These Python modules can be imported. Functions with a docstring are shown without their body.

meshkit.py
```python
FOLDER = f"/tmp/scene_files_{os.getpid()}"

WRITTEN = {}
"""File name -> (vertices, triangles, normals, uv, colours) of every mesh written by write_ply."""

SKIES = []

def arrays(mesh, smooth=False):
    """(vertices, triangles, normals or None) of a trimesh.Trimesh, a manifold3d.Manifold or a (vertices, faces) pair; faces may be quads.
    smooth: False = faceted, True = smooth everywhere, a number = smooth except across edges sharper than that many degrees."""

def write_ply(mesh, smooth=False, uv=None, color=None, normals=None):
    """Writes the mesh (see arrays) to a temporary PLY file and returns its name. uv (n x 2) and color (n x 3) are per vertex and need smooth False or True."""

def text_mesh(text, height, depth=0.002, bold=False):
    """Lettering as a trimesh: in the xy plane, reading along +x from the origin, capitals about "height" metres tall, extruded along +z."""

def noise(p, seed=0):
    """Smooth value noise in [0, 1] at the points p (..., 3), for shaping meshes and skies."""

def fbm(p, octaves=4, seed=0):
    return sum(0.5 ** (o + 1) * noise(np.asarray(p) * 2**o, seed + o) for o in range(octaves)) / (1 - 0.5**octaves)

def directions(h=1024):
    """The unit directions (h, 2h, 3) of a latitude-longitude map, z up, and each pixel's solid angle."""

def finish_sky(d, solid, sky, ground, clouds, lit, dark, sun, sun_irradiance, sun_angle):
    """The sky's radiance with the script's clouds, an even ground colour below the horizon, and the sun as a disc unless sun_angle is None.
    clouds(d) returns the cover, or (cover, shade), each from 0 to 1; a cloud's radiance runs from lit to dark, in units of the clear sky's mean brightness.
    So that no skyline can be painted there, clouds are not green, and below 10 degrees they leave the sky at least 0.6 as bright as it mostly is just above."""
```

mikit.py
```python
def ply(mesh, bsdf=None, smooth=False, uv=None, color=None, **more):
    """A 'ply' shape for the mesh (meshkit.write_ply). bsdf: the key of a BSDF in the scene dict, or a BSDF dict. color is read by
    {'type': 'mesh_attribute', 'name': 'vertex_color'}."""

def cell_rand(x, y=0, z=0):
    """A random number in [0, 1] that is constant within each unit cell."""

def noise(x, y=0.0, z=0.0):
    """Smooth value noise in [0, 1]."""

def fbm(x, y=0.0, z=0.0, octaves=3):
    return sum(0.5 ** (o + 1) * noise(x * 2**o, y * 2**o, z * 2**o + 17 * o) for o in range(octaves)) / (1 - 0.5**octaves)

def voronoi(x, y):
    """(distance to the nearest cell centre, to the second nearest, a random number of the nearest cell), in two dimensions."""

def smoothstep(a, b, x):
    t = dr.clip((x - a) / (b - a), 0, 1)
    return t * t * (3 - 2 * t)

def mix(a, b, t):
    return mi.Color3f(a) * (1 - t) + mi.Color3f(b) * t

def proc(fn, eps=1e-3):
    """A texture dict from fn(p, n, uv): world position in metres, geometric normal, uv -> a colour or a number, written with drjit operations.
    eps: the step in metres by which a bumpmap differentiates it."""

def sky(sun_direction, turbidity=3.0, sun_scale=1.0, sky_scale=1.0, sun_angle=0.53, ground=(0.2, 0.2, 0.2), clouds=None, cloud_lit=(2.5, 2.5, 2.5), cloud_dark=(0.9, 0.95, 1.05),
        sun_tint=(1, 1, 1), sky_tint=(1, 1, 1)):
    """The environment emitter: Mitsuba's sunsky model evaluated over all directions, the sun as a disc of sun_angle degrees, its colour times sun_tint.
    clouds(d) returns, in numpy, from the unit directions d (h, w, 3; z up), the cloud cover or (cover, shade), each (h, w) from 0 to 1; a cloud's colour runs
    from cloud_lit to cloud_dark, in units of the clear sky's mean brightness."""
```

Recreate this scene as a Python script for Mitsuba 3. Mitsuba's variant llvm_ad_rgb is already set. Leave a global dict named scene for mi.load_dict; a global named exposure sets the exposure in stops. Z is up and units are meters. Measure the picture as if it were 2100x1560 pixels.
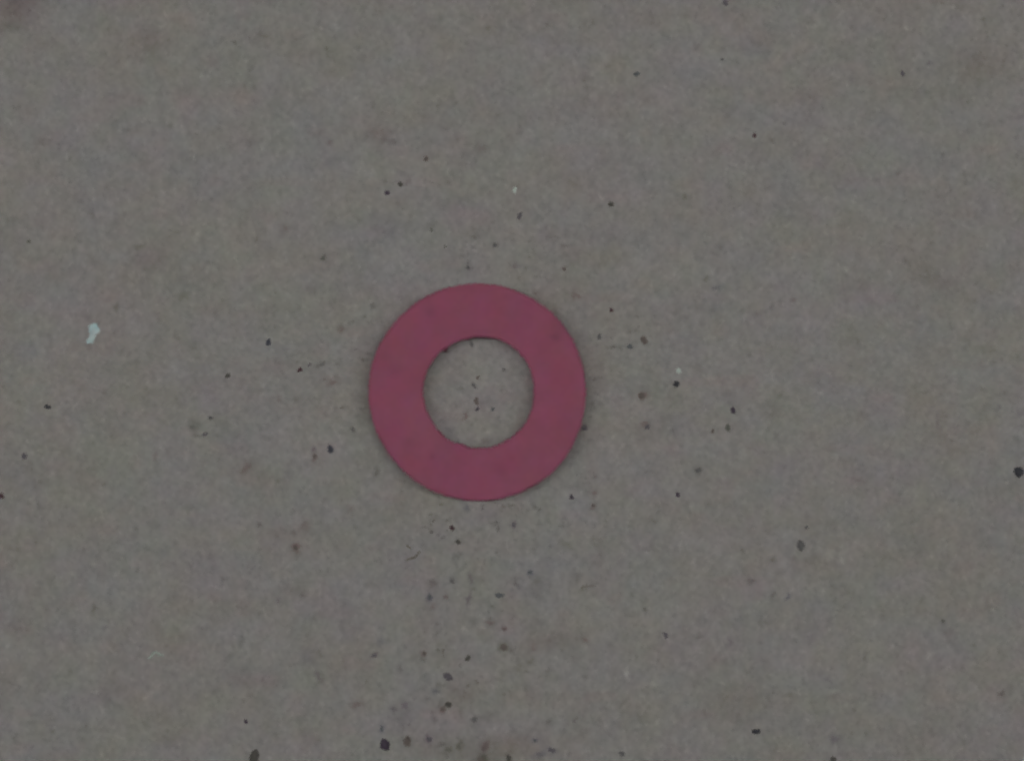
import math, random
import numpy as np, trimesh, mitsuba as mi, drjit as dr
import mikit, meshkit
from mikit import proc, noise, fbm, smoothstep, cell_rand, voronoi

T = mi.ScalarTransform4f
scene, labels = {}, {}

# ------------------------------------------------------------------ camera, light, exposure
H = 0.50                                             # camera height above the board, m
VIEW_W = 0.210                                       # width of board in the frame, m
scene['camera'] = {
    'type': 'thinlens', 'fov': math.degrees(2 * math.atan(VIEW_W / 2 / H)), 'fov_axis': 'x',
    'aperture_radius': 0.010, 'focus_distance': H + 0.0155, 'near_clip': 0.01, 'far_clip': 20.0,
    'to_world': T().look_at(origin=[0, 0, H], target=[0, 0, 0], up=[0, 1, 0])}
LAMP = 9.35                                            # radiance of the lamp tube
ROOM = 0.016                                          # dim light of the surroundings
TUBE = dict(x0=-1.25, x1=1.20, y=0.055, z=0.80, r=0.028)
scene['room_light'] = {'type': 'constant', 'radiance': {'type': 'rgb', 'value': [ROOM, ROOM, ROOM * 1.02]}}
exposure = 0.0


def rgb(*c):
    return {'type': 'rgb', 'value': list(c)}


def diffuse(*c):
    return {'type': 'twosided', 'b': {'type': 'diffuse', 'reflectance': rgb(*c)}}


def at(px, py):
    """Board position (m) of a spot measured on the photograph, 0.1 mm to the photograph's pixel."""
    return (px - 1050) * 1e-4, (780 - py) * 1e-4


# ------------------------------------------------------------------ lamp
tube_len = TUBE['x1'] - TUBE['x0']
RX = trimesh.transformations.rotation_matrix(math.pi / 2, [0, 1, 0])
cx = (TUBE['x0'] + TUBE['x1']) / 2
tube = trimesh.creation.cylinder(TUBE['r'], tube_len, sections=32)
tube.apply_transform(RX); tube.apply_translation([cx, TUBE['y'], TUBE['z']])
scene['tube_lamp__tube'] = mikit.ply(tube, diffuse(.8, .8, .8), smooth=30, emitter={'type': 'area', 'radiance': rgb(LAMP * 1.0, LAMP * 1.0, LAMP * 0.985)})
prof = np.array([[-.05, .045], [-.028, .075], [.028, .075], [.05, .045], [.052, .046], [.029, .078], [-.029, .078], [-.052, .046]])
from shapely.geometry import Polygon
hood = trimesh.creation.extrude_polygon(Polygon(prof), tube_len + .06)
hood.apply_transform(np.array([[0, 0, 1, TUBE['x0'] - .03], [1, 0, 0, TUBE['y']], [0, 1, 0, TUBE['z'] - .04], [0, 0, 0, 1.]]))
scene['tube_lamp__housing'] = mikit.ply(hood, diffuse(.6, .6, .58))
labels['tube_lamp'] = {'label': 'long white tube lamp hanging over the board, outside the picture', 'category': 'lamp'}

# ------------------------------------------------------------------ the grey board
# soft stains and smudges of the board itself: px, py, half width, half height, angle (deg, counter-clockwise), strength, tone
TONES = {'n': (1, 1, 1), 'r': (.74, 1.03, 1.0), 'o': (.97, .95, 1.12), 'b': (1.1, 1.04, .80), 'p': (.93, 1.08, .84), 'w': (-1, -1.1, -1)}
SMUDGES = [
    (30, 12, 62, 40, 20, .20, 'r'), (15, 55, 30, 12, 0, .12, 'o'), (310, 85, 42, 34, 20, .10, 'r'), (430, 125, 26, 14, 0, .07, 'r'), (90, 290, 22, 14, 0, .08, 'r'),
    (655, 48, 6, 6, 0, .12, 'n'), (545, 72, 16, 6, 0, .12, 'o'), (480, 88, 7, 2.5, -20, .22, 'n'), (350, 258, 5, 9, 10, .15, 'o'), (262, 268, 5, 7, 20, .15, 'n'),
    (186, 441, 14, 3, -35, .17, 'o'), (285, 507, 17, 7, 5, .17, 'o'), (515, 290, 20, 13, 0, .10, 'n'), (582, 468, 7, 10, 20, .16, 'r'), (645, 272, 20, 14, 0, .11, 'r'),
    (675, 293, 8, 7, 0, .16, 'r'), (60, 495, 4, 4, 0, .2, 'o'), (127, 293, 8, 6, 0, .12, 'n'), (405, 276, 6, 4, 0, .18, 'o'), (30, 450, 18, 14, 0, .06, 'n'),
    (415, 153, 3, 7, 0, .22, 'w'), (397, 323, 3, 3, 0, .25, 'w'), (632, 182, 6, 5, -30, .15, 'w'), (333, 54, 14, 6, 0, .10, 'w'),
    (790, 372, 7, 3, 0, .16, 'n'), (806, 373, 8, 2, -20, .18, 'n'), (835, 374, 10, 6, 25, .13, 'r'), (815, 415, 20, 13, 0, .09, 'r'),
    (775, 275, 26, 15, 0, .12, 'r'), (800, 290, 24, 8, 0, .12, 'n'), (735, 100, 9, 7, 0, .12, 'n'), (1003, 58, 9, 6, 0, .12, 'o'), (1130, 55, 12, 7, 20, .12, 'o'),
    (985, 305, 22, 16, 0, .09, 'r'), (1067, 262, 5, 18, 0, .15, 'n'), (898, 217, 5, 5, 0, .14, 'n'), (936, 215, 6, 5, 20, .16, 'n'), (913, 265, 6, 5, 0, .14, 'n'),
    (1025, 233, 9, 5, 0, .12, 'o'), (865, 235, 8, 5, -30, .10, 'o'), (1180, 218, 34, 14, 0, .08, 'r'), (1170, 372, 9, 8, 0, .11, 'o'), (1243, 478, 40, 18, 0, .05, 'n'),
    (885, 463, 14, 10, 0, .12, 'o'), (970, 478, 30, 14, 0, .07, 'r'), (855, 285, 8, 6, 0, .1, 'n'), (940, 285, 14, 8, 0, .08, 'r'), (790, 470, 40, 26, 0, .06, 'b'),
    (1235, 405, 14, 2.5, -42, .16, 'w'), (920, 115, 4, 9, -25, .10, 'w'), (1218, 153, 5, 7, 0, .16, 'w'),
    (1481, 123, 6, 5, 0, .2, 'n'), (1585, 290, 7, 4, -45, .16, 'n'), (1841, 353, 6, 6, 0, .16, 'n'), (1931, 318, 6, 6, 0, .15, 'n'), (1404, 403, 6, 8, 0, .18, 'o'),
    (1908, 130, 7, 5, 0, .14, 'p'), (1768, 190, 6, 5, 0, .16, 'n'), (2015, 42, 5, 4, 0, .16, 'o'), (1608, 255, 6, 6, 0, .14, 'n'), (1560, 85, 50, 26, 10, .07, 'r'),
    (2000, 130, 70, 34, -15, .08, 'r'), (1655, 195, 34, 20, 0, .07, 'r'), (1478, 508, 8, 6, 0, .14, 'n'), (1745, 166, 12, 8, 40, .12, 'p'), (1970, 205, 8, 14, 0, .09, 'p'),
    (1495, 275, 12, 10, 0, .06, 'w'), (1860, 57, 4, 5, 0, .2, 'w'), (1693, 285, 5, 5, 0, .14, 'w'), (1695, 478, 4, 8, 20, .14, 'w'),
    (398, 873, 11, 14, 10, .22, 'n'), (405, 893, 12, 4, -20, .2, 'n'), (505, 958, 15, 12, 30, .22, 'r'), (498, 966, 8, 8, 0, .14, 'o'), (663, 530, 10, 8, 0, .22, 'n'),
    (660, 748, 12, 6, 20, .22, 'n'), (240, 630, 6, 9, -15, .2, 'o'), (455, 615, 9, 6, 0, .14, 'o'), (410, 597, 7, 5, 0, .13, 'n'), (683, 783, 14, 8, 0, .2, 'r'),
    (700, 675, 9, 9, 0, .18, 'r'), (570, 818, 7, 7, 0, .15, 'r'), (605, 820, 6, 7, 0, .13, 'n'), (318, 935, 5, 11, 0, .16, 'r'), (310, 535, 46, 26, 0, .09, 'r'),
    (99, 565, 20, 12, 0, .05, 'o'), (375, 608, 16, 10, 0, .10, 'o'), (640, 590, 20, 12, 0, .08, 'r'), (420, 635, 22, 14, 0, .07, 'r'), (590, 970, 12, 20, 0, .10, 'p'),
    (30, 970, 50, 26, 0, .06, 'p'), (540, 985, 40, 26, 0, .07, 'r'), (60, 1000, 30, 14, 0, .05, 'b'), (230, 893, 8, 6, 0, .14, 'n'), (650, 780, 60, 20, 0, .05, 'r'),
    (470, 905, 60, 60, 0, .035, 'p'), (180, 650, 14, 8, 0, .08, 'p'), (770, 966, 6, 15, -10, .24, 'n'), (763, 628, 6, 5, 0, .22, 'n'), (723, 879, 5, 8, 20, .26, 'n'),
    (645, 938, 5, 10, 10, .26, 'r'), (643, 921, 4, 5, 0, .26, 'p'), (1157, 552, 6, 5, 0, .24, 'r'), (1055, 546, 9, 8, 0, .2, 'p'), (1015, 503, 9, 10, 0, .22, 'n'),
    (1183, 607, 9, 8, 0, .2, 'r'), (1100, 600, 10, 5, -25, .16, 'r'), (1217, 1012, 8, 8, 30, .2, 'r'), (1217, 1036, 8, 7, 0, .24, 'r'), (955, 1040, 5, 10, 10, .2, 'b'),
    (1140, 640, 12, 8, -40, .18, 'r'), (1320, 812, 11, 9, -30, .3, 'r'), (1322, 868, 10, 6, 40, .22, 'r'), (1345, 880, 50, 20, 35, .07, 'r'), (1290, 790, 40, 26, 0, .05, 'b'),
    (985, 832, 5, 8, 30, .14, 'r'), (954, 854, 5, 9, -30, .3, 'r'), (936, 830, 7, 6, 0, .14, 'n'), (955, 745, 5, 6, 0, .16, 'n'), (1028, 802, 4, 5, 0, .2, 'n'),
    (946, 798, 6, 5, 0, .24, 'o'), (943, 768, 4, 6, 0, .14, 'o'), (940, 905, 6, 5, 0, .16, 'n'), (995, 905, 12, 8, 0, .14, 'r'),
    (1448, 572, 5, 9, -25, .18, 'o'), (1470, 590, 13, 6, 10, .15, 'b'), (1505, 550, 7, 6, 0, .15, 'n'), (1463, 638, 7, 6, 0, .13, 'n'), (1627, 615, 5, 5, 0, .18, 'r'),
    (1925, 865, 4, 24, 4, .16, 'p'), (2048, 835, 5, 9, -25, .18, 'p'), (2092, 850, 8, 8, 0, .12, 'p'), (1433, 964, 11, 7, 0, .26, 'n'), (1900, 802, 8, 6, 0, .13, 'n'),
    (1560, 800, 12, 3, 40, .1, 'w'), (2028, 740, 4, 10, -20, .14, 'w'), (1735, 552, 4, 7, -15, .18, 'w'), (2060, 1005, 12, 8, 0, .05, 'r'), (1900, 555, 60, 30, -30, .07, 'r'),
    (1750, 590, 50, 20, 0, .05, 'r'), (1590, 845, 26, 18, 0, .07, 'r'), (1480, 695, 7, 4, 0, .14, 'n'), (1722, 803, 18, 10, -30, .07, 'o'), (1780, 965, 30, 26, 0, .06, 'b'),
    (1540, 730, 7, 4, 0, .14, 'n'), (1950, 905, 6, 6, 0, .15, 'n'), (1445, 630, 50, 12, 0, .05, 'b'),
    (607, 1122, 9, 14, -15, .36, 'r'), (625, 1080, 18, 12, 30, .17, 'r'), (604, 1092, 8, 7, 0, .2, 'n'), (532, 1075, 6, 6, 0, .22, 'n'), (560, 1095, 30, 18, 0, .09, 'r'),
    (195, 1418, 5, 5, 0, .28, 'w'), (107, 1500, 8, 6, 0, .2, 'o'), (653, 1386, 5, 17, 30, .22, 'p'), (495, 1318, 5, 12, -15, .14, 'n'), (462, 1187, 7, 5, 0, .16, 'n'),
    (283, 1167, 4, 9, -35, .2, 'n'), (622, 1220, 8, 6, 0, .2, 'n'), (570, 1231, 6, 7, 0, .18, 'p'), (643, 1265, 6, 9, -20, .15, 'n'), (193, 1252, 7, 14, 0, .16, 'o'),
    (600, 1208, 36, 16, 0, .08, 'r'), (213, 1425, 60, 22, 10, .06, 'r'), (30, 1285, 24, 16, 0, .09, 'r'), (370, 1305, 22, 12, 0, .09, 'r'), (630, 1345, 22, 18, -40, .10, 'p'),
    (340, 1515, 36, 20, 0, .07, 'r'), (640, 1510, 40, 20, 0, .06, 'r'), (105, 1305, 14, 8, 0, .05, 'n'), (360, 1220, 10, 10, 0, .12, 'n'), (278, 1083, 7, 10, 30, .14, 'n'),
    (440, 1418, 12, 5, 20, .12, 'n'), (500, 1385, 40, 26, 0, .05, 'p'), (217, 1285, 8, 4, 0, .14, 'p'), (385, 1045, 10, 12, 0, .1, 'o'), (355, 1050, 8, 8, 0, .08, 'n'),
    (1053, 1076, 7, 9, 20, .26, 'p'), (889, 1195, 10, 10, 0, .24, 'n'), (881, 1222, 6, 10, 0, .3, 'b'), (927, 1191, 8, 5, 0, .28, 'n'), (913, 1224, 4, 9, 0, .26, 'r'),
    (966, 1185, 7, 14, 10, .22, 'p'), (961, 1228, 6, 18, -12, .24, 'p'), (887, 1243, 10, 8, 0, .18, 'r'), (1087, 1174, 6, 7, 0, .28, 'b'), (1100, 1190, 14, 12, 0, .14, 'o'),
    (1197, 1206, 14, 4, 42, .24, 'o'), (1215, 1199, 14, 4, 5, .22, 'n'), (1184, 1185, 8, 10, 0, .14, 'n'), (1163, 1118, 22, 6, -28, .16, 'o'), (1105, 1215, 18, 16, 0, .13, 'n'),
    (1325, 1250, 6, 6, 0, .22, 'n'), (1202, 1313, 8, 6, 0, .24, 'r'), (1150, 1308, 66, 24, 0, .10, 'r'), (1033, 1290, 6, 5, 0, .32, 'r'), (1005, 1275, 9, 8, 0, .24, 'r'),
    (970, 1272, 10, 12, 0, .12, 'n'), (1033, 1327, 13, 14, 0, .30, 'o'), (870, 1340, 8, 9, 0, .26, 'r'), (855, 1345, 16, 14, 0, .1, 'o'), (780, 1316, 12, 10, 0, .17, 'b'),
    (768, 1344, 8, 6, 40, .28, 'p'), (820, 1372, 6, 12, -10, .17, 'n'), (895, 1416, 9, 6, 20, .22, 'b'), (960, 1425, 16, 20, 0, .08, 'r'), (1090, 1355, 9, 10, 0, .17, 'o'),
    (1095, 1325, 9, 14, -20, .14, 'r'), (1065, 1370, 14, 14, 0, .14, 'o'), (1005, 1466, 16, 14, 0, .14, 'n'), (973, 1474, 10, 5, 15, .3, 'n'), (880, 1515, 11, 12, 0, .26, 'p'),
    (906, 1525, 14, 5, 10, .24, 'n'), (943, 1527, 9, 12, 0, .28, 'o'), (918, 1537, 9, 7, 0, .26, 'o'), (995, 1528, 11, 14, 0, .28, 'r'), (990, 1556, 16, 9, 0, .34, 'o'),
    (1043, 1553, 8, 12, 0, .38, 'n'), (1097, 1518, 7, 7, 0, .28, 'b'), (1131, 1538, 11, 7, -15, .34, 'b'), (1107, 1545, 14, 6, 25, .24, 'b'), (1126, 1481, 8, 11, -20, .22, 'n'),
    (1180, 1477, 5, 6, 0, .2, 'p'), (960, 1545, 110, 28, 0, .10, 'o'), (1050, 1520, 60, 22, 0, .10, 'r'), (935, 1415, 26, 40, 0, .08, 'r'), (730, 1442, 14, 9, 20, .2, 'r'),
    (830, 1445, 8, 9, 20, .22, 'p'), (809, 1452, 11, 6, 0, .17, 'p'), (783, 1492, 5, 10, 10, .3, 'b'), (890, 1475, 8, 10, 0, .2, 'n'), (835, 1470, 20, 30, 0, .05, 'b'),
    (908, 1453, 9, 8, 20, .28, 'r'), (918, 1457, 6, 4, 40, .22, 'w'), (1286, 1385, 4, 9, 0, .26, 'w'), (1342, 1402, 7, 6, 30, .14, 'w'), (752, 1552, 9, 7, 0, .1, 'w'),
    (1230, 1130, 16, 50, 0, .08, 'r'), (1340, 1068, 7, 5, 0, .17, 'n'), (1298, 1080, 9, 12, 0, .10, 'o'), (720, 1042, 12, 8, 0, .15, 'r'), (718, 1060, 20, 12, 0, .06, 'r'),
    (1180, 1470, 5, 4, 0, .1, 'n'), (1275, 1440, 10, 6, 0, .12, 'n'), (1300, 1475, 50, 30, 0, .05, 'r'), (1245, 1420, 26, 5, 0, .08, 'r'), (1197, 1390, 8, 6, 0, .13, 'n'),
    (1192, 1500, 14, 12, 0, .1, 'n'), (890, 1215, 30, 50, 0, .05, 'n'), (1005, 1060, 50, 20, 0, .06, 'p'), (835, 1040, 40, 20, 0, .05, 'r'), (1180, 1090, 22, 16, 0, .05, 'r'),
    (1541, 1191, 9, 8, 0, .22, 'n'), (1583, 1220, 8, 8, 0, .24, 'n'), (1615, 1224, 5, 9, -15, .24, 'b'), (1710, 1515, 13, 9, -20, .22, 'p'), (2053, 1422, 8, 8, 0, .24, 'n'),
    (1935, 1272, 6, 6, 0, .24, 'n'), (1906, 1342, 5, 12, -25, .16, 'w'), (2035, 1251, 4, 4, 0, .28, 'w'), (1433, 1305, 10, 6, 0, .2, 'n'), (1520, 1430, 60, 36, 10, .08, 'r'),
    (1587, 1147, 8, 7, 0, .2, 'o'), (1497, 1313, 6, 12, 0, .16, 'p'), (1465, 1350, 20, 16, 0, .08, 'r'), (1700, 1395, 18, 6, -40, .13, 'p'), (1945, 1300, 12, 12, 0, .11, 'r'),
    (1775, 1345, 5, 12, 0, .15, 'n'), (1620, 1425, 14, 7, -20, .13, 'o'), (1728, 1148, 6, 6, -30, .18, 'w'), (1702, 1135, 12, 10, 0, .1, 'w'), (1710, 1417, 7, 7, 0, .14, 'w'),
    (1660, 1305, 20, 14, 0, .06, 'p'), (1880, 1100, 40, 30, 0, .04, 'b'), (1625, 1148, 8, 7, 0, .13, 'r'), (1660, 1150, 26, 20, 0, .07, 'o'), (1735, 1447, 8, 5, 0, .1, 'w'),
]


def board_colour(p, n, uv):
    X, Y = p.x * 1e4 + 1050.0, 780.0 - p.y * 1e4        # board position in tenths of a millimetre
    base = mi.Color3f(.359, .3435, .3295)
    # pulp: luminance mottling at three sizes, fibres as stretched noise in three directions
    lum = (fbm(X / 46, Y / 46, 3.0, octaves=2) - .5) * .10 + (noise(X / 15, Y / 15, 7.0) - .5) * .065 + (noise(X / 8, Y / 8, 9.0) - .5) * .10 + (noise(X / 4.5, Y / 4.5, 10.0) - .5) * .09
    for k, a in enumerate((75, 20, 132)):
        c, s = math.cos(math.radians(a)), math.sin(math.radians(a))
        u, v = X * c + Y * s, -X * s + Y * c
        lum += (noise(u / 18, v / 5.5, 20.0 + k) - .5) * .08
        lum -= smoothstep(.80, .97, noise(u / 13, v / 6.0, 40.0 + k)) * .085
        lum += smoothstep(.86, .99, noise(u / 12, v / 5.0, 60.0 + k)) * .13
    # rubbed-in dirt: fine dashes, thickest round the ring and in a band below it
    ex, ey = X - 985.0, Y - 810.0
    d = dr.sqrt(ex * ex * .8 + ey * ey)
    near = dr.exp(-dr.square((d - 255) / 110)) * .8 + dr.exp(-dr.square(ex / 190) - dr.square((Y - 1420) / 330)) + .10
    dash = smoothstep(.70, .95, noise(X / 7, Y / 11, 141.0) * .7 + noise(X / 3.5, Y / 4.5, 143.0) * .3) + smoothstep(.70, .95, noise(X / 15, Y / 9, 145.0) * .75 + noise(X / 5, Y / 5, 147.0) * .25)
    lum -= near * dash * smoothstep(.35, .75, fbm(X / 60, Y / 60, 149.0, octaves=2)) * .38
    # slow drift of hue, as recycled pulp has: reddish, bluish and olive clouds
    cr = (noise(X / 62, Y / 40, 81.0) - .5) * .040 + (noise(X / 19, Y / 19, 83.0) - .5) * .030 + (noise(X / 150, Y / 110, 84.0) - .5) * .025
    cb = (noise(X / 70, Y / 48, 91.0) - .5) * .07 + (noise(X / 21, Y / 21, 93.0) - .5) * .045 + (noise(X / 160, Y / 120, 94.0) - .5) * .05
    pink = smoothstep(.72, .95, noise(X / 55, Y / 34, 101.0)) * .025
    r, g, b = 1 + lum + cr + pink, 1 + lum - cr * .42 - cb * .10 - pink * .6, 1 + lum + cb - pink * .3
    # the stains
    wx = X + (noise(X / 7, Y / 7, 111.0) - .5) * 8 + (noise(X / 3.2, Y / 3.2, 115.0) - .5) * 2.5
    wy = Y + (noise(X / 7, Y / 7, 121.0) - .5) * 8 + (noise(X / 3.2, Y / 3.2, 125.0) - .5) * 2.5
    for (sx, sy, hw, hh, ang, st, tone) in SMUDGES:
        c, s = math.cos(math.radians(ang)), math.sin(math.radians(ang))
        dx, dy = wx - sx, wy - sy
        u, v = (dx * c - dy * s) * (1 / hw), (dx * s + dy * c) * (1 / hh)
        w = dr.exp(-1.3 * (u * u + v * v)) * (1.5 * st)
        tr, tg, tb = TONES[tone]
        r, g, b = r * (1 - w * tr), g * (1 - w * tg), b * (1 - w * tb)
    return base * mi.Color3f(r, g, b)


def board_relief(p, n, uv):
    X, Y = p.x * 1e4, p.y * 1e4
    return noise(X / 9, Y / 9, 1.0) * .6 + noise(X / 3.5, Y / 3.5, 2.0) * .4


scene['board_material'] = {'type': 'twosided', 'b': {'type': 'bumpmap', 'arbitrary': proc(board_relief, eps=1e-4), 'scale': 0.00009,
                           'bsdf': {'type': 'diffuse', 'reflectance': proc(board_colour)}}}
BX, BY = 0.60, 0.46
bv = np.array([[-BX, -BY, 0], [BX, -BY, 0], [BX, BY, 0], [-BX, BY, 0]], float)
scene['grey_board'] = mikit.ply((bv, np.array([[0, 1, 2], [0, 2, 3]])), 'board_material', uv=bv[:, :2] / .1)
labels['grey_board'] = {'label': 'flat grey recycled cardboard with faint mottling and dark flecks, under the ring', 'category': 'cardboard', 'kind': 'structure'}

# ------------------------------------------------------------------ the washer
WC = at(980, 804)
THICK, RO, RI = 0.0046, 220.8e-4, 111.3e-4


def washer_colour(p, n, uv):
    X, Y = p.x * 1e4, p.y * 1e4
    l = (fbm(X / 60, Y / 60, 201.0, octaves=2) - .5) * .10 + (noise(X / 12, Y / 12, 203.0) - .5) * .05 + (noise(X / 5, Y / 5, 205.0) - .5) * .035
    h = (noise(X / 34, Y / 34, 207.0) - .5) * .10 + (noise(X / 15, Y / 15, 209.0) - .5) * .06
    q = (noise(X / 30, Y / 40, 211.0) - .5) * .14 + (noise(X / 14, Y / 14, 213.0) - .5) * .08
    for (sx, sy, w, st) in ((1138, 692, 9, .16), (1146, 676, 22, .07), (889, 934, 7, .12), (884, 642, 10, .07), (1030, 963, 12, .08), (812, 760, 16, .07), (1162, 860, 22, .07), (1115, 965, 14, .06), (838, 905, 12, .07), (1000, 640, 8, .06)):
        l -= st * dr.exp(-(dr.square(X - sx + 1050) + dr.square(780 - Y - sy)) / (w * w))     # faint handling marks
    return mi.Color3f(.376, .112, .181) * mi.Color3f(1 + l + h * .5, 1 + l - h, 1 + l + q)


def washer_relief(p, n, uv):
    X, Y = p.x * 1e4, p.y * 1e4
    return noise(X / 11, Y / 11, p.z * 900) * .6 + noise(X / 4, Y / 4, p.z * 2500) * .4


scene['washer_material'] = {'type': 'twosided', 'b': {'type': 'bumpmap', 'arbitrary': proc(washer_relief, eps=1e-4), 'scale': 0.00004,
                            'bsdf': {'type': 'principled', 'base_color': proc(washer_colour), 'roughness': .8, 'specular': .15}}}


def washer():
    # section of the ring, one side: (distance in from the widest point, height); a punched edge, drawn in at the top and bottom
    edge = [(.00080, 0), (.00062, .0006), (.00044, .0014), (.00028, .0023), (.00014, .0032), (.00004, .0039), (0, .0041), (.00005, .00432), (.00017, .00447), (.00034, THICK - .00004), (.00055, THICK)]
    prof = [(RO - d, z) for d, z in edge] + [(r, THICK) for r in np.linspace(RO - .0005, RI + .0005, 9)[1:-1]] + [(RI + d, z) for d, z in reversed(edge)]
    prof = np.array(prof)
    n = 720
    th = np.arange(n) * 2 * math.pi / n
    rng = np.random.default_rng(11)

    def wobble(amps):                                  # periodic roughness of a punched edge
        w = np.zeros(n)
        for k, a in amps: w += a * np.cos(k * th + rng.uniform(0, 6.28))
        return w
    wo = wobble([(2, .7e-4), (3, .8e-4), (5, .5e-4), (9, .3e-4), (23, .25e-4), (37, .3e-4), (61, .25e-4), (97, .2e-4)])
    wi = wobble([(2, 1.2e-4), (3, .9e-4), (4, .6e-4), (7, .5e-4), (17, .4e-4), (29, .45e-4), (47, .35e-4), (83, .25e-4)])
    for ang, width, depth in ((252, 5, 2.2e-4), (236, 4, -1.2e-4), (262, 3, -1.0e-4), (128, 4, 1.6e-4), (95, 6, -.8e-4), (300, 4, .9e-4)):   # nicks of the inner edge
        d = (np.degrees(th) - ang + 180) % 360 - 180
        wi += -depth * np.exp(-(d / width) ** 2)
    v = []
    f = (prof[:, 0] - RI) / (RO - RI)
    for j in range(len(prof)):
        wj = wo * max(0, (f[j] - .8) / .2) ** .5 + wi * max(0, (.2 - f[j]) / .2) ** .5
        r = prof[j, 0] + wj
        k = min(1, max(0, 1 - f[j]))                    # the hole sits a touch off centre and is a little oval
        v.append(np.stack([WC[0] + k * 2.8e-4 + r * np.cos(th), WC[1] + r * np.sin(th) * (1.003 + .02 * k), np.full(n, prof[j, 1])], 1))
    m = len(prof)
    v = np.concatenate(v)
    j, i = np.meshgrid(np.arange(m), np.arange(n), indexing='ij')
    a, b = j * n + i, j * n + (i + 1) % n
    c, d = ((j + 1) % m) * n + (i + 1) % n, ((j + 1) % m) * n + i
    faces = np.stack([a.ravel(), b.ravel(), c.ravel(), d.ravel()], 1)
    return v, faces


wv, wf = washer()
tm = trimesh.Trimesh(wv, np.vstack([wf[:, [0, 1, 2]], wf[:, [0, 2, 3]]]), process=False)
if tm.volume < 0: tm.invert()
scene['flat_washer'] = mikit.ply(tm, 'washer_material', smooth=True, uv=np.array(tm.vertices)[:, :2] / .1)
labels['flat_washer'] = {'label': 'matte dusky pink flat washer ring lying on the grey cardboard', 'category': 'washer'}

# ------------------------------------------------------------------ grains and flecks
MAT = {'black': (.075, .076, .086), 'purple': (.098, .078, .106), 'blue': (.095, .097, .122), 'red': (.118, .068, .078), 'olive': (.125, .118, .106),
       'grey': (.185, .180, .182), 'slate': (.170, .180, .190), 'umber': (.195, .165, .152), 'moss': (.185, .188, .165), 'plum': (.175, .160, .180), 'ash': (.56, .62, .58)}
for k, c in MAT.items():
    scene['grain_' + k] = diffuse(*c)
BALL = trimesh.creation.icosphere(subdivisions=2)


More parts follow.
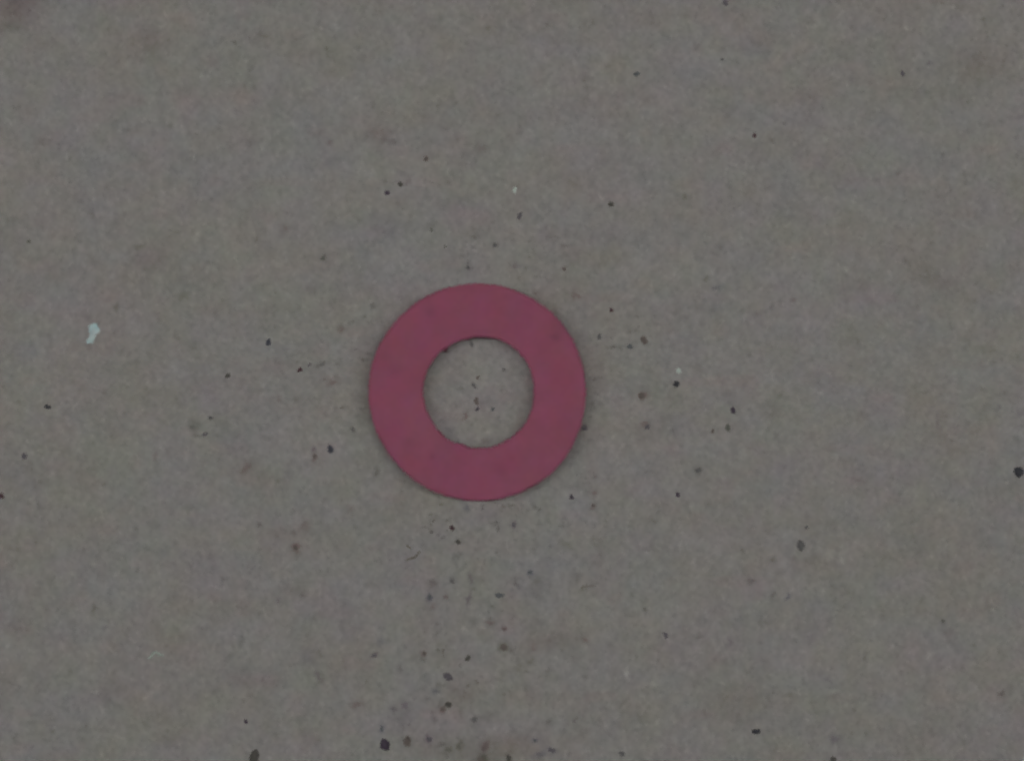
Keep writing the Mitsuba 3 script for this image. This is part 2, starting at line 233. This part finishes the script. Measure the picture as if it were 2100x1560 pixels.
def lump(px, py, hw, hh, ang, seed, height=None, sink=.35, rough=.30):
    """A small irregular grain half sunk in the board."""
    u = np.array(BALL.vertices)
    rs = np.random.default_rng(seed)
    o = rs.uniform(0, 50, 3)
    r = 1 + rough * sum(np.cos(u @ (rs.normal(size=3) * k) + rs.uniform(0, 6.28)) * (.8 / k) for k in (2, 2.5, 3.3, 4.5))
    p = u * r[:, None]
    hgt = height if height is not None else 0.55 * min(hw, hh)
    p = p * np.array([hw, hh, hgt])
    c, s = math.cos(math.radians(ang)), math.sin(math.radians(ang))
    x, y = p[:, 0] * c - p[:, 1] * s, p[:, 0] * s + p[:, 1] * c
    X, Y = at(px, py)
    return np.stack([X + x * 1e-4, Y + y * 1e-4, (p[:, 2] + hgt * sink) * 1e-4], 1), np.array(BALL.faces)


def numbered(name):
    if name not in scene: return name
    k = 1
    while f'{name}_{k:03d}' in scene: k += 1
    return f'{name}_{k:03d}'


GRAINS = [  # px, py, half width, half height, angle, colour, name, label
    (2088, 966, 8.5, 11, 25, 'black', 'dark_grain', 'largest black oval grain at the right edge of the cardboard'),
    (788, 1526, 10, 10.5, 0, 'purple', 'dark_grain', 'big round purplish black grain near the bottom edge, below left of the washer'),
    (522, 1550, 9, 13, -30, 'olive', 'dark_grain', 'big brownish black grain cut by the bottom edge, farther left'),
    (1550, 1499, 10, 5, 5, 'black', 'dark_grain', 'wide bluish black grain low on the right, lying sideways'),
    (1503, 842, 5, 7.5, 10, 'purple', 'dark_grain', 'dark upright oval grain right of the washer, above a soft grey spot'),
    (1387, 787, 6, 6, 0, 'black', 'dark_grain', 'small black grain right of the washer, just below a tiny pale dot'),
    (1390, 1014, 4.5, 5.5, 0, 'purple', 'dark_grain', 'small black grain to the lower right of the washer, standing alone'),
    (1172, 1019, 5, 5, 0, 'purple', 'dark_grain', 'small dark grain just outside the lower right rim of the washer'),
    (1254, 636, 4, 4.5, 0, 'red', 'dark_grain', 'tiny dark red grain off the upper right rim of the washer'),
    (1547, 278, 5.5, 4.5, 20, 'red', 'dark_grain', 'tiny dark red grain alone in the upper right'),
    (1253, 420, 5.5, 6, 0, 'olive', 'dark_grain', 'greenish black grain above right of the washer, at the end of a pale streak'),
    (1066, 444, 4, 8.5, -20, 'plum', 'dark_grain', 'slim slate purple grain straight above the washer'),
    (794, 395, 6, 4.8, 10, 'purple', 'dark_grain', 'dark plum grain above left of the washer, lower of two'),
    (821, 378, 5, 5, 0, 'olive', 'dark_grain', 'dark olive grain above left of the washer, upper of two'),
    (1306, 152, 6.5, 5, -15, 'slate', 'dark_grain', 'slate grey grain high up, right of the middle'),
    (550, 703, 4.5, 8.5, -8, 'blue', 'dark_grain', 'upright bluish black grain left of the washer'),
    (615, 759, 5.5, 4.5, 30, 'red', 'dark_grain', 'dark red grain with a purplish tail just left of the washer'),
    (466, 770, 6.5, 4.2, 30, 'olive', 'dark_grain', 'slanting brownish black grain left of the washer, between two others'),
    (98, 834, 5.5, 5.5, 0, 'black', 'dark_grain', 'dark grey grain at far left, below the pale chip'),
    (3, 1016, 6.5, 6.5, 0, 'red', 'dark_grain', 'reddish brown grain cut by the left edge'),
    (927, 1082, 5, 5.5, 30, 'red', 'dark_grain', 'dark red grain below the washer, upper of a close pair'),
    (940, 1111, 5.5, 5, 0, 'olive', 'dark_grain', 'dark grey grain below the washer, lower of a close pair'),
    (1023, 1220, 9.5, 5, 0, 'slate', 'dark_grain', 'wide slate grey grain lying sideways well below the washer'),
    (918, 1387, 9, 8, -20, 'plum', 'dark_grain', 'broad purplish grey grain well below the washer'),
    (959, 1349, 4.5, 8.5, -35, 'olive', 'dark_grain', 'slanting dark sliver shaped grain well below the washer'),
    (920, 1443, 7, 6.5, 0, 'olive', 'dark_grain', 'dark olive grain touching a reddish stain near the bottom'),
    (835, 1519, 7, 10, 0, 'umber', 'dark_grain', 'brown grain right of the big round purplish one at the bottom'),
    (1643, 1118, 7.5, 11, -5, 'grey', 'dark_grain', 'large soft grey upright grain in the lower right'),
    (504, 1479, 4.5, 5, 0, 'purple', 'dark_grain', 'small purplish black grain at the lower left, above the cut brownish one'),
    (678, 922, 5.5, 9, 15, 'blue', 'dark_grain', 'upright bluish grey grain off the lower left rim of the washer'),
    (1709, 1558, 7, 6, 0, 'olive', 'dark_grain', 'dark olive grain cut by the bottom edge at right'),
]
for k, (px, py, hw, hh, ang, col, name, lab) in enumerate(GRAINS):
    key = numbered(name)
    scene[key] = mikit.ply(lump(px, py, hw * (.98 if hw * hh > 60 else .88), hh * (.98 if hw * hh > 60 else .88), ang, 100 + k, rough=.42), 'grain_' + col, smooth=True)
    labels[key] = {'label': lab, 'category': 'grain', 'group': 'dark grains scattered over the cardboard'}
# a grain caught against the inner edge of the washer, and two against the outer edge
for k, (px, py, s, z, lab) in enumerate(((913, 718, 6, 22, 'dark crumb stuck on the upper left inner edge of the washer'),
                                         (1198, 877, 5, 20, 'dark crumb stuck on the right outer edge of the washer'))):
    key = numbered('dark_crumb')
    v, f = lump(px, py, s, s, 0, 300 + k, height=s)
    v[:, 2] += z * 1e-4
    scene[key] = mikit.ply((v, f), 'grain_red' if k == 0 else 'grain_plum', smooth=True)
    labels[key] = {'label': lab, 'category': 'crumb'}

FLECKS = [  # small inclusions of the board, part of it
    (1292, 711, 6.5, 5, 20, 'slate'), (1229, 690, 5, 7, 20, 'grey'), (1322, 697, 7, 9, 20, 'umber'), (1316, 812, 7, 6, -20, 'umber'), (1328, 876, 6, 5, 0, 'plum'),
    (1493, 878, 7, 7.5, 0, 'moss'), (1433, 964, 6, 4.5, 10, 'grey'), (1462, 884, 3.5, 4.5, 0, 'umber'), (431, 857, 5, 4.5, 0, 'grey'), (420, 891, 5.5, 3.8, 10, 'plum'),
    (49, 935, 5.5, 6, 0, 'plum'), (1488, 7, 6, 7, 25, 'plum'), (1481, 123, 4, 3.5, 0, 'grey'), (1851, 151, 5, 5, 0, 'plum'), (874, 327, 5.5, 5.5, 0, 'umber'),
    (1654, 1081, 4.2, 4, 0, 'grey'), (1366, 1302, 4.5, 8, 35, 'plum'), (1276, 1543, 6.5, 5.5, 0, 'grey'), (972, 790, 4, 8, 38, 'grey'), (980, 774, 4.5, 3.5, 0, 'umber'),
    (977, 823, 4.5, 8, 0, 'umber'), (978, 839, 3.5, 6, 0, 'plum'), (1011, 839, 4.5, 5, 0, 'slate'), (1034, 757, 3.2, 3.8, 0, 'grey'), (967, 706, 3.6, 7, 25, 'grey'),
    (635, 748, 6, 3, 40, 'plum'), (1015, 503, 4, 5, 0, 'grey'), (1033, 1327, 6, 6, 0, 'umber'), (1131, 1538, 7, 4, -15, 'plum'),
    (1043, 1555, 6, 7, 0, 'olive'), (985, 1557, 9, 5, 0, 'umber'), (908, 1452, 5, 5, 0, 'umber'), (973, 1474, 6, 3, 15, 'grey'), (768, 1343, 5, 3.5, 40, 'plum'),
    (870, 1340, 4, 5, 0, 'umber'), (1033, 1290, 3.5, 3, 0, 'umber'), (881, 1222, 3.5, 6, 0, 'slate'), (927, 1191, 5, 3, 0, 'grey'), (1087, 1174, 4, 4.5, 0, 'slate'),
    (646, 936, 3, 6, 10, 'umber'), (607, 1124, 5, 7, -15, 'umber'), (1053, 1077, 4, 5, 30, 'plum'), (885, 472, 3, 3.5, 0, 'moss'), (913, 505, 3, 3.5, 0, 'moss'),
    (723, 880, 3, 5, 20, 'grey'), (1217, 1036, 4, 4, 0, 'umber'), (1934, 1272, 3, 3, 0, 'moss'), (662, 531, 5, 4, 0, 'moss'), (880, 1514, 7, 6, 0, 'plum'),
    (1157, 552, 3.5, 3, 0, 'umber'), (783, 1492, 3, 6, 10, 'slate'), (1097, 1518, 4, 4, 0, 'slate'), (60, 495, 3, 3, 0, 'moss'),
]
for k, (px, py, hw, hh, ang, col) in enumerate(FLECKS):
    scene[numbered('grey_board__fleck')] = mikit.ply(lump(px, py, hw * .88, hh * .88, ang, 500 + k, height=1.3, sink=.1, rough=.5), 'grain_' + col, smooth=True)


def flake(pts, seed, z0, thick):
    """A thin uneven chip with the given outline."""
    P = Polygon([at(*p) for p in pts]).buffer(.5e-4).buffer(-.3e-4)
    m = trimesh.creation.extrude_polygon(P, thick)
    m = m.subdivide_to_size(4e-4)
    v = np.array(m.vertices)
    rs = np.random.default_rng(seed)
    v[:, 2] += z0 + 1.2e-4 * (np.sin(v[:, 1] * 2300 + 1) + np.sin(v[:, 0] * 2900 + 2)) * .7
    return trimesh.Trimesh(v, m.faces, process=False)


def chip_colour(p, n, uv):
    X, Y = p.x * 1e4, p.y * 1e4
    a, b, c = noise(X / 9, Y / 11, 301.0), noise(X / 6, Y / 9, 303.0), noise(X / 12, Y / 10, 305.0)
    return mi.Color3f(.58, .72, .71) * mi.Color3f(.74 + .30 * a + .16 * c, .80 + .24 * a + .14 * b, .84 + .20 * a + .18 * b)


scene['chip_material'] = {'type': 'twosided', 'b': {'type': 'diffuse', 'reflectance': proc(chip_colour)}}
scene['pale_chip'] = mikit.ply(flake([(181.5, 668), (190, 665.5), (192, 662), (198, 664), (204, 674), (205, 681), (199, 685), (194.5, 686.5), (197, 690), (193, 698), (191, 703), (178, 704.5), (177.5, 701), (181, 694), (185, 689), (183, 680), (184, 672)], 5, 1.2e-4, 2.2e-4), 'chip_material')
labels['pale_chip'] = {'label': 'bright pale blue green paper chip lying far left of the washer', 'category': 'paper chip'}
for pts, lab in (([(1051, 390), (1055, 383), (1060, 381), (1059, 390), (1057, 398), (1054, 396)], 'tiny pale green triangular chip above the washer'),
                 ([(1386, 757), (1391, 754), (1396, 757), (1397, 763), (1391, 766), (1387, 763)], 'tiny pale dot shaped chip right of the washer, above a black grain')):
    key = numbered('pale_chip')
    scene[key] = mikit.ply(flake(pts, 6, .3e-4, 1.2e-4), 'grain_ash')
    labels[key] = {'label': lab, 'category': 'paper chip'}


def fibre(pts, rad):
    """A thin fibre along the points, lying on the board."""
    from scipy.interpolate import CubicSpline
    P = np.array([at(*p) for p in pts])
    s = np.linspace(0, 1, len(P)); t = np.linspace(0, 1, 26)
    C = np.stack([CubicSpline(s, P[:, 0])(t), CubicSpline(s, P[:, 1])(t)], 1)
    tan = np.gradient(C, axis=0); tan /= np.linalg.norm(tan, axis=1, keepdims=True)
    side = np.stack([-tan[:, 1], tan[:, 0]], 1)
    a = np.arange(6) * math.pi / 3
    v = []
    for i in range(26):
        r = rad * 1e-4 * (0.35 + 0.65 * math.sin(math.pi * (i + .6) / 26.2) ** .6) * (1 + .2 * math.sin(i * 1.7))
        for q in a:
            v.append([*(C[i] + side[i] * r * math.cos(q)), max(-.2e-4, r * .5 * math.sin(q) + .2e-4)])
    f = [[i * 6 + k, i * 6 + (k + 1) % 6, (i + 1) * 6 + (k + 1) % 6, (i + 1) * 6 + k] for i in range(25) for k in range(6)]
    return np.array(v), np.array(f)


scene['grain_fog'] = diffuse(.44, .50, .46)
scene['grain_tan'] = diffuse(.255, .238, .208)
for pts, rad, mat, lab in (([(303, 1348), (309, 1347), (313, 1341), (319, 1337), (327, 1341), (335, 1341)], 3.0, 'grain_fog', 'pale kinked fibre in the lower left of the cardboard'),
                           ([(833, 1151), (838, 1146), (848, 1143), (857, 1136), (860, 1129)], 2.6, 'grain_tan', 'brownish curved fibre below the left side of the washer'),
                           ([(834, 1117), (837, 1121), (844, 1125)], 2.2, 'grain_tan', 'short brownish fibre just above the longer curved one')):
    key = numbered('fibre')
    scene[key] = mikit.ply(fibre(pts, rad), mat, smooth=True)
    labels[key] = {'label': lab, 'category': 'fibre'}
